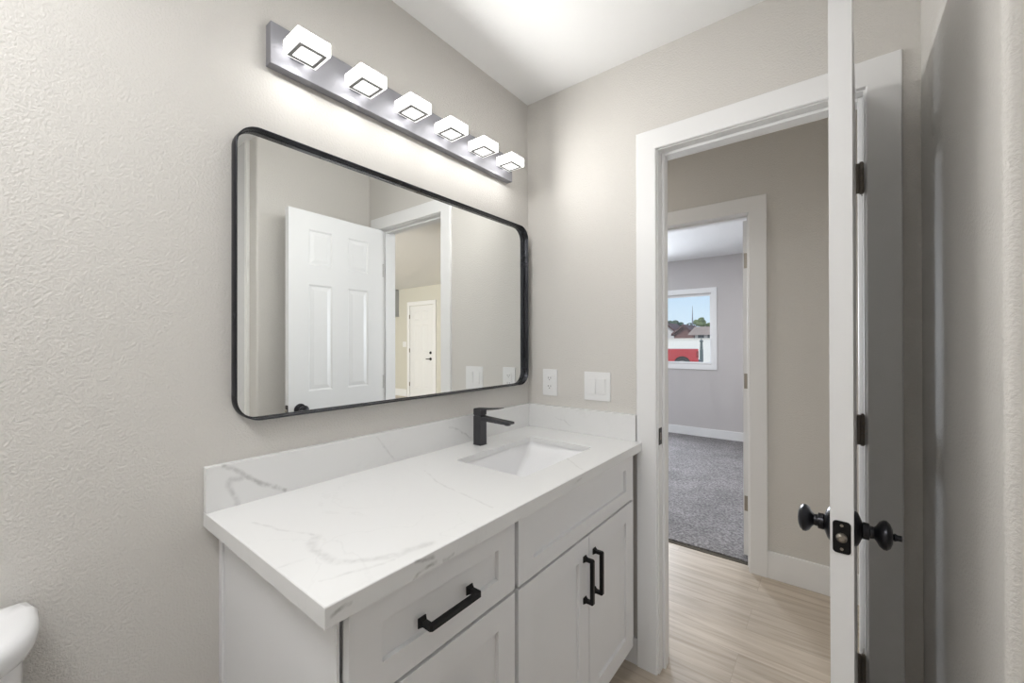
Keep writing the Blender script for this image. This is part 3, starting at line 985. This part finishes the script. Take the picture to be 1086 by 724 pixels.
f0 = [bm.verts.new((x, fy-.015, z)) for x, z in prof]; f1 = [bm.verts.new((x, fy+.015, z)) for x, z in prof]
bm.faces.new(f0); bm.faces.new(f1)
for i in range(len(prof)):
    j = (i+1) % len(prof); bm.faces.new((f0[i], f0[j], f1[j], f1[i]))
obj('lever', bm, M_FAUCET, fc)

# ------------------------------------------------------------------ mirror
MY0, MY1, MZ0, MZ1 = -1.2425, -.0365, 1.0956, 1.832
mr_ = empty('vanity_mirror', (0, (MY0+MY1)/2, MZ0), 'large rectangular wall mirror with rounded corners in a thin black frame', 'mirror')
def yz_rrect(ins, r, x, bm):
    out = []
    y0, y1, z0, z1 = MY0+ins, MY1-ins, MZ0+ins, MZ1-ins
    n = 14
    for cy, cz, a0 in ((y1-r, z1-r, 0), (y0+r, z1-r, 90), (y0+r, z0+r, 180), (y1-r, z0+r, 270)):
        for k in range(n+1):
            t = R(a0 + 90*k/n)
            out.append(bm.verts.new((x, cy+r*math.cos(t), cz+r*math.sin(t))))
    return out
bm = bmesh.new()
RC = .058
prof = [(0.0, .0008), (0.0, .0295), (.0008, .0303), (.0028, .0303), (.0036, .0295), (.0036, .0075), (.006, .0070), (.006, .0008)]   # (inset, x)
loops = [yz_rrect(i_, RC-i_, x, bm) for i_, x in prof]
for a, c in zip(loops, loops[1:] + loops[:1]):
    for i in range(len(a)):
        j = (i+1) % len(a)
        bm.faces.new((a[i], a[j], c[j], c[i]))
o = obj('frame', bm, M_FRAME, mr_); autosmooth(o, 50)
bm = bmesh.new()
l0 = yz_rrect(.0045, RC-.0045, .0030, bm); l1 = yz_rrect(.0045, RC-.0045, .0068, bm)
bm.faces.new(l0); bm.faces.new(l1)
for i in range(len(l0)):
    j = (i+1) % len(l0); bm.faces.new((l0[i], l0[j], l1[j], l1[i]))
obj('mirror_glass', bm, M_MIRROR, mr_)

# ------------------------------------------------------------------ vanity light
vl = empty('vanity_light', (0, -.6625, 2.065), 'six-lamp vanity light bar with lit square acrylic shades above the mirror', 'wall light')
obj('backplate', bx(.0005, .030, -1.165, -.160, 2.011, 2.119, bev=.0015), M_BAR, vl)
for k in range(6):
    yc = -1.099 + k*.1706
    x0, x1, z0, z1, hw = .046, .129, 2.0385, 2.0735, .0425
    bm = bmesh.new()
    # cube shade, its underside open for the recessed ring
    add_box(bm, x0, x1, yc-hw, yc+hw, z0, z1, bev=.0025)
    bmesh.ops.recalc_face_normals(bm, faces=bm.faces)
    for f in bm.faces:
        f.material_index = 1 if abs(f.normal.z) > .3 else 0
    sh = obj('lamp_shade', bm, M_SHADE, vl, mats=[M_SHADE, M_RIM])
    bm = bmesh.new()
    xc = (x0+x1)/2
    a, c, zb = .0350, .0265, z0-.0022
    for (u0, u1, v0, v1) in ((-a, a, -a, -c), (-a, a, c, a), (-a, -c, -c, c), (c, a, -c, c)):
        add_box(bm, xc+u0, xc+u1, yc+v0, yc+v1, zb, z0+.0008)
    obj('bezel_ring', bm, M_RING, sh)
    obj('diffuser', bx(xc-c, xc+c, yc-c, yc+c, z0-.0012, z0+.0005), M_CORE, sh)
    led = area('front_led', (x1+.0015, yc, (z0+z1)/2), (0, R(-90), 0), .022, .070, LED_FRONT, (1, .99, .97))
    led = area('down_led', (xc, yc, z0-.0020), (0, 0, 0), .022, .022, LED_DOWN, (1, .99, .97))
    bm = bx(.029, .047, yc-.018, yc+.018, 2.046, 2.066, bev=.001)
    obj('bracket', bm, M_BAR, vl)

# ------------------------------------------------------------------ toilet (only the tank's lid corner shows)
TY = -1.792
tl = empty('toilet', (.30, TY, 0), 'white ceramic toilet with curved tank lid against the wall left of the vanity', 'toilet')
def tank_loop(bm, x0, x1, hw, z, n=28, p=3.2):
    """D-shaped outline: flat back on the wall, bowed front"""
    out = [bm.verts.new((x0, TY+hw*.97, z)), ]
    for k in range(n+1):
        t = math.pi/2 - math.pi*k/n
        cx = abs(math.cos(t))**(2/p); sy = math.copysign(abs(math.sin(t))**(2/p), math.sin(t))
        out.append(bm.verts.new((x0+.03+(x1-x0-.03)*cx, TY+hw*sy, z)))
    out.append(bm.verts.new((x0, TY-hw*.97, z)))
    return out
def loft(bm, loops, cap=True):
    for a, c in zip(loops[:-1], loops[1:]):
        for i in range(len(a)):
            j = (i+1) % len(a)
            bm.faces.new((a[i], a[j], c[j], c[i]))
    if cap:
        bm.faces.new(loops[0]); bm.faces.new(loops[-1])
bm = bmesh.new()
loft(bm, [tank_loop(bm, .025, .185, .200, .40), tank_loop(bm, .022, .198, .216, .60), tank_loop(bm, .022, .200, .220, .775)])
o = obj('tank', bm, M_CERAMIC, tl); autosmooth(o, 40)
bm = bmesh.new()
loft(bm, [tank_loop(bm, .018, .200, .224, .776), tank_loop(bm, .014, .208, .232, .782), tank_loop(bm, .012, .214, .2375, .795), tank_loop(bm, .012, .215, .2385, .808), tank_loop(bm, .013, .213, .2365, .817), tank_loop(bm, .016, .208, .2315, .8235), tank_loop(bm, .022, .200, .223, .8275), tank_loop(bm, .035, .180, .200, .829)])
o = obj('tank_lid', bm, M_CERAMIC, tl); autosmooth(o, 80)
def oval(bm, cx, a, b_, z, n=36):
    return [bm.verts.new((cx+a*math.cos(2*math.pi*k/n), TY+b_*math.sin(2*math.pi*k/n), z)) for k in range(n)]
bm = bmesh.new()
loft(bm, [oval(bm, .36, .25, .11, 0), oval(bm, .36, .24, .105, .12), oval(bm, .40, .25, .15, .28), oval(bm, .43, .25, .185, .395)])
o = obj('bowl', bm, M_CERAMIC, tl); autosmooth(o, 50)
bm = bmesh.new()
loft(bm, [oval(bm, .44, .235, .188, .397), oval(bm, .44, .24, .192, .41), oval(bm, .44, .23, .185, .425)])
o = obj('seat_lid', bm, M_PLASTIC, tl); autosmooth(o, 50)

# ------------------------------------------------------------------ outside the bedroom window
GZ = -.33
M_DIRT = simple('pale_gravel_ground', (.55, .50, .43), .9, bump=(8, .5, .02))
struct('ground', bx(-90, 60, YB+.3, 140, GZ-.5, GZ), M_DIRT, 'pale gravel ground outside the bedroom window', 'ground')
yf = empty('yard_wall', (-8, 30.4, GZ), 'long cream masonry yard wall outside behind the red truck', 'wall')
M_CREAM = simple('cream_stucco', (.80, .76, .68), .9, bump=(6, .3, .01))
obj('wall_body', bx(-30, 12, 30.3, 30.5, GZ, 1.52), M_CREAM, yf)
obj('coping', bx(-30, 12, 30.26, 30.54, 1.52, 1.60), simple('pale_coping', (.72, .66, .56), .9), yf)

# red pickup: side on, tail to the right
M_RED = simple('red_car_paint', (.50, .028, .032), .3)
M_TYRE = simple('black_rubber', (.03, .03, .03), .8)
M_CARGLASS = simple('dark_car_glass', (.05, .06, .07), .1)
TX, TYY = -4.50, 21.7     # tail x, near side y
tk = empty('pickup_truck', (TX, TYY, GZ), 'red pickup truck parked outside, its tail in the window', 'truck')
def yprism(pts_, y0, y1, bm=None):
    bm = bm or bmesh.new()
    a = [bm.verts.new((x, y0, z)) for x, z in pts_]; c = [bm.verts.new((x, y1, z)) for x, z in pts_]
    bm.faces.new(a); bm.faces.new(c)
    for i in range(len(pts_)):
        j = (i+1) % len(pts_); bm.faces.new((a[i], a[j], c[j], c[i]))
    return bm
def arch(cx, cz, r, n=10):
    return [(cx+r*math.cos(math.pi*k/n), cz+r*math.sin(math.pi*k/n)) for k in range(n+1)]
zb_ = GZ+.45
RW, FW = TX-.80, TX-4.25
body_pts = [(TX, zb_+.08), (TX, GZ+1.26), (TX-1.95, GZ+1.26), (TX-1.98, GZ+1.30), (TX-3.65, GZ+1.27), (TX-5.05, GZ+1.15), (TX-5.2, zb_+.25), (TX-5.15, zb_)]
body_pts += [(FW-.44, zb_)] + list(reversed(arch(FW, zb_, .43)))[0:] + [(RW-.44, zb_)] + list(reversed(arch(RW, zb_, .43))) + [(TX-.05, zb_)]
obj('truck_body', yprism(body_pts, TYY, TYY+1.85), M_RED, tk)
cab = yprism([(TX-2.0, GZ+1.28), (TX-2.10, GZ+1.80), (TX-3.05, GZ+1.84), (TX-3.75, GZ+1.27)], TYY+.08, TYY+1.77)
cbo = obj('cab', cab, M_RED, tk)
obj('side_window', yprism([(TX-2.15, GZ+1.34), (TX-2.2, GZ+1.72), (TX-3.0, GZ+1.75), (TX-3.55, GZ+1.34)], TYY+.065, TYY+.085), M_CARGLASS, cbo)
for cx in (RW, FW):
    for yy, s in ((TYY+.04, 1), (TYY+1.60, 1)):
        bm = lathe(bmesh.new(), [(0, .001), (0, .25), (.0, .36), (.03, .385), (.20, .385), (.22, .36), (.22, 0)], (cx, yy, GZ+.386), (0, 1, 0), 32)
        wh = obj('wheel', bm, M_TYRE, tk)
        bm = lathe(bmesh.new(), [(0, 0), (0, .06), (.01, .23), (-.01, .25), (.0, .26), (.01, .26), (.01, 0)], (cx, yy-.012, GZ+.386), (0, 1, 0), 24)
        obj('rim', bm, M_NICKEL, wh)
obj('wheel_well', bx(RW-.5, RW+.5, TYY+.25, TYY+1.6, GZ+.3, GZ+.95), M_TYRE, tk)
obj('bumper', bx(TX-.02, TX+.16, TYY+.05, TYY+1.8, GZ+.46, GZ+.66, bev=.02), simple('dark_bumper', (.10, .10, .11), .4, .5), tk)
obj('tail_lamp', bx(TX-.10, TX+.012, TYY-.012, TYY+.10, GZ+.80, GZ+1.15, bev=.008), simple('dark_red_lens', (.25, .02, .02), .2), tk)

tk.rotation_euler.z = R(15.6)
# post in front of the yard wall
ps = empty('utility_post', (-5.43, 26.27, GZ), 'short dark green utility post standing before the cream yard wall', 'post')
M_POST = simple('dark_green_grey_metal', (.10, .13, .12), .7)
obj('pedestal', bx(-5.52, -5.34, 26.17, 26.36, GZ, .82, bev=.02), M_POST, ps)
bm = lathe(bmesh.new(), [(0, 0), (0, .09), (.50, .075), (.52, .11), (.60, .11), (.63, .03), (.80, .03), (.80, 0)], (-5.43, 26.27, .81), (0, 0, 1), 16)
obj('pipe', bm, M_POST, ps)

# houses beyond
M_ROOFR = simple('dark_red_brown_roof', (.10, .045, .042), .9, bump=(5, .5, .02))
M_ROOFT = simple('tan_grey_roof', (.34, .25, .19), .9, bump=(5, .5, .02))
M_HWALL = simple('pale_house_wall', (.62, .58, .54), .9)
M_HDARK = simple('dark_window_glass', (.06, .06, .07), .2)
def house(x0, x1, y0, y1, wz, rz, wm, rm, label, ov=.5, gable='y', wins=()):
    cx = (x0+x1)/2
    h = empty('house', (cx, (y0+y1)/2, GZ), label, 'house', group=None)
    obj('walls', bx(x0, x1, y0, y1, GZ, wz), wm, h)
    bm = bmesh.new()
    if gable == 'y':      # ridge along y, gable end faces the viewer
        yprism([(x0-ov, wz-.12), (cx, rz), (x1+ov, wz-.12), (x1+ov, wz+.10), (cx, rz+.22), (x0-ov, wz+.10)], y0-ov, y1+ov, bm)
        gb = yprism([(x0, wz), (x1, wz), (cx, rz)], y0+.05, y1-.05)
        obj('gable', gb, wm, h)
    else:                 # ridge along x
        cy = (y0+y1)/2
        pts_ = [(y0-ov, wz-.1), (cy, rz), (y1+ov, wz-.1)]
        a = [bm.verts.new((x0-ov, y, z)) for y, z in pts_]; c = [bm.verts.new((x1+ov, y, z)) for y, z in pts_]
        bm.faces.new(a); bm.faces.new(c)
        for i in range(3):
            j = (i+1) % 3; bm.faces.new((a[i], a[j], c[j], c[i]))
    obj('roof', bm, rm, h)
    for wx, wz0, ww, wh_ in wins:
        obj('window', bx(wx, wx+ww, y0-.03, y0+.02, wz0, wz0+wh_), M_HDARK, h)
    return h
house(-11.95, -10.1, 42.6, 47, 2.10, 2.95, simple('dark_red_gable_wall', (.17, .08, .07), .9), M_ROOFR, 'dark red gabled house roof beyond the yard wall', .25)
house(-8.55, -3.0, 37.2, 41, 2.05, 2.75, M_HWALL, M_ROOFT, 'house with a tan pitched roof to the right beyond the yard wall', .5, 'x',
      wins=((-8.3, 1.55, .5, .40), (-7.5, 1.55, .5, .40), (-6.7, 1.55, .5, .40)))
house(-21.5, -15.6, 56, 61, 3.0, 3.9, simple('white_house_wall', (.72, .70, .68), .9), simple('white_roof', (.70, .68, .66), .8), 'white roofed building far left beyond the yard wall', .4)
house(-14.8, -13.0, 46, 50, 2.5, 3.35, M_HWALL, M_ROOFR, 'narrow house with dark roof at the left of the window view', .3)

# radio mast
an = empty('radio_mast', (-11.9, 49.5, GZ), 'thin grey mast rising above the roofs outside', 'mast')
bm = lathe(bmesh.new(), [(0, 0), (0, .10), (3.2, .09), (4.9, .05), (5.9, .02), (5.95, 0)], (-11.9, 49.5, GZ), (0, 0, 1), 10)
obj('mast_pole', bm, simple('grey_mast_metal', (.22, .22, .25), .6), an)

# trees
M_LEAF = simple('olive_green_leaves', (.13, .17, .06), .8, bump=(4, 1, .2))
M_LEAFD = simple('dark_green_leaves', (.06, .10, .06), .8, bump=(4, 1, .2))
M_BARK = simple('brown_bark', (.15, .10, .07), .9)
def tree(x, y, h, w, mat, label, n=26):
    t = empty('tree', (x, y, GZ), label, 'tree')
    bm = bmesh.new()
    for k in range(n):
        cx = x + random.uniform(-.5, .5)*w; cz = h - random.uniform(.05, .42)*h*(.6+abs(cx-x)/w); cy = y + random.uniform(-.4, .4)*w
        mm = Matrix.Translation((cx, cy, cz)) @ Matrix.Diagonal((1, 1, .75, 1)) @ Matrix.Rotation(random.random()*6, 4, 'Z')
        r0 = random.uniform(.10, .2)*w
        res_ = bmesh.ops.create_icosphere(bm, subdivisions=2, radius=r0, matrix=mm)
        for v in res_['verts']:
            d = v.co - Vector((cx, cy, cz)); v.co = Vector((cx, cy, cz)) + d*random.uniform(.75, 1.25)
    obj('crown', bm, mat, t)
    bm = lathe(bmesh.new(), [(0, 0), (0, .03*w+.06), (h*.6, .02*w+.04), (h*.6, 0)], (x, y, GZ), (0, 0, 1), 10)
    obj('trunk', bm, M_BARK, t)
tree(-13.2, 62.5, 4.6, 3.2, M_LEAF, 'round olive tree behind the tan roofed house')
tree(-9.6, 58, 4.3, 3.4, M_LEAF, 'lower olive tree at the right edge of the window view')
tree(-20.5, 70, 4.9, 3.2, M_LEAFD, 'dark green tree far left beyond the houses')
# palm
pm = empty('palm_tree', (-16.2, 66, GZ), 'small palm tree beside the mast beyond the roofs', 'tree')
bm = lathe(bmesh.new(), [(0, 0), (0, .2), (4.6, .14), (4.6, 0)], (-16.2, 66, GZ), (0, 0, 1), 10)
obj('trunk', bm, M_BARK, pm)
for k in range(9):
    a = 2*math.pi*k/9
    bm = bmesh.new()
    pv = None
    for i in range(6):
        s = i/5
        c_ = Vector((-16.2+math.cos(a)*1.1*s, 66+math.sin(a)*1.1*s, 4.25+.5*s-.95*s*s))
        n_ = Vector((-math.sin(a), math.cos(a), 0))*(.16*(1-s)+.02)
        row = [bm.verts.new(c_-n_-Vector((0, 0, .05))), bm.verts.new(c_+Vector((0, 0, .03))), bm.verts.new(c_+n_-Vector((0, 0, .05)))]
        if pv:
            bm.faces.new((pv[0], pv[1], row[1], row[0])); bm.faces.new((pv[1], pv[2], row[2], row[1]))
        pv = row
    o = obj('frond', bm, M_LEAFD, pm)
    sm = o.modifiers.new('s', 'SOLIDIFY'); sm.thickness = .02

for o in bpy.data.objects:
    if '_base' in o:
        del o['_base']
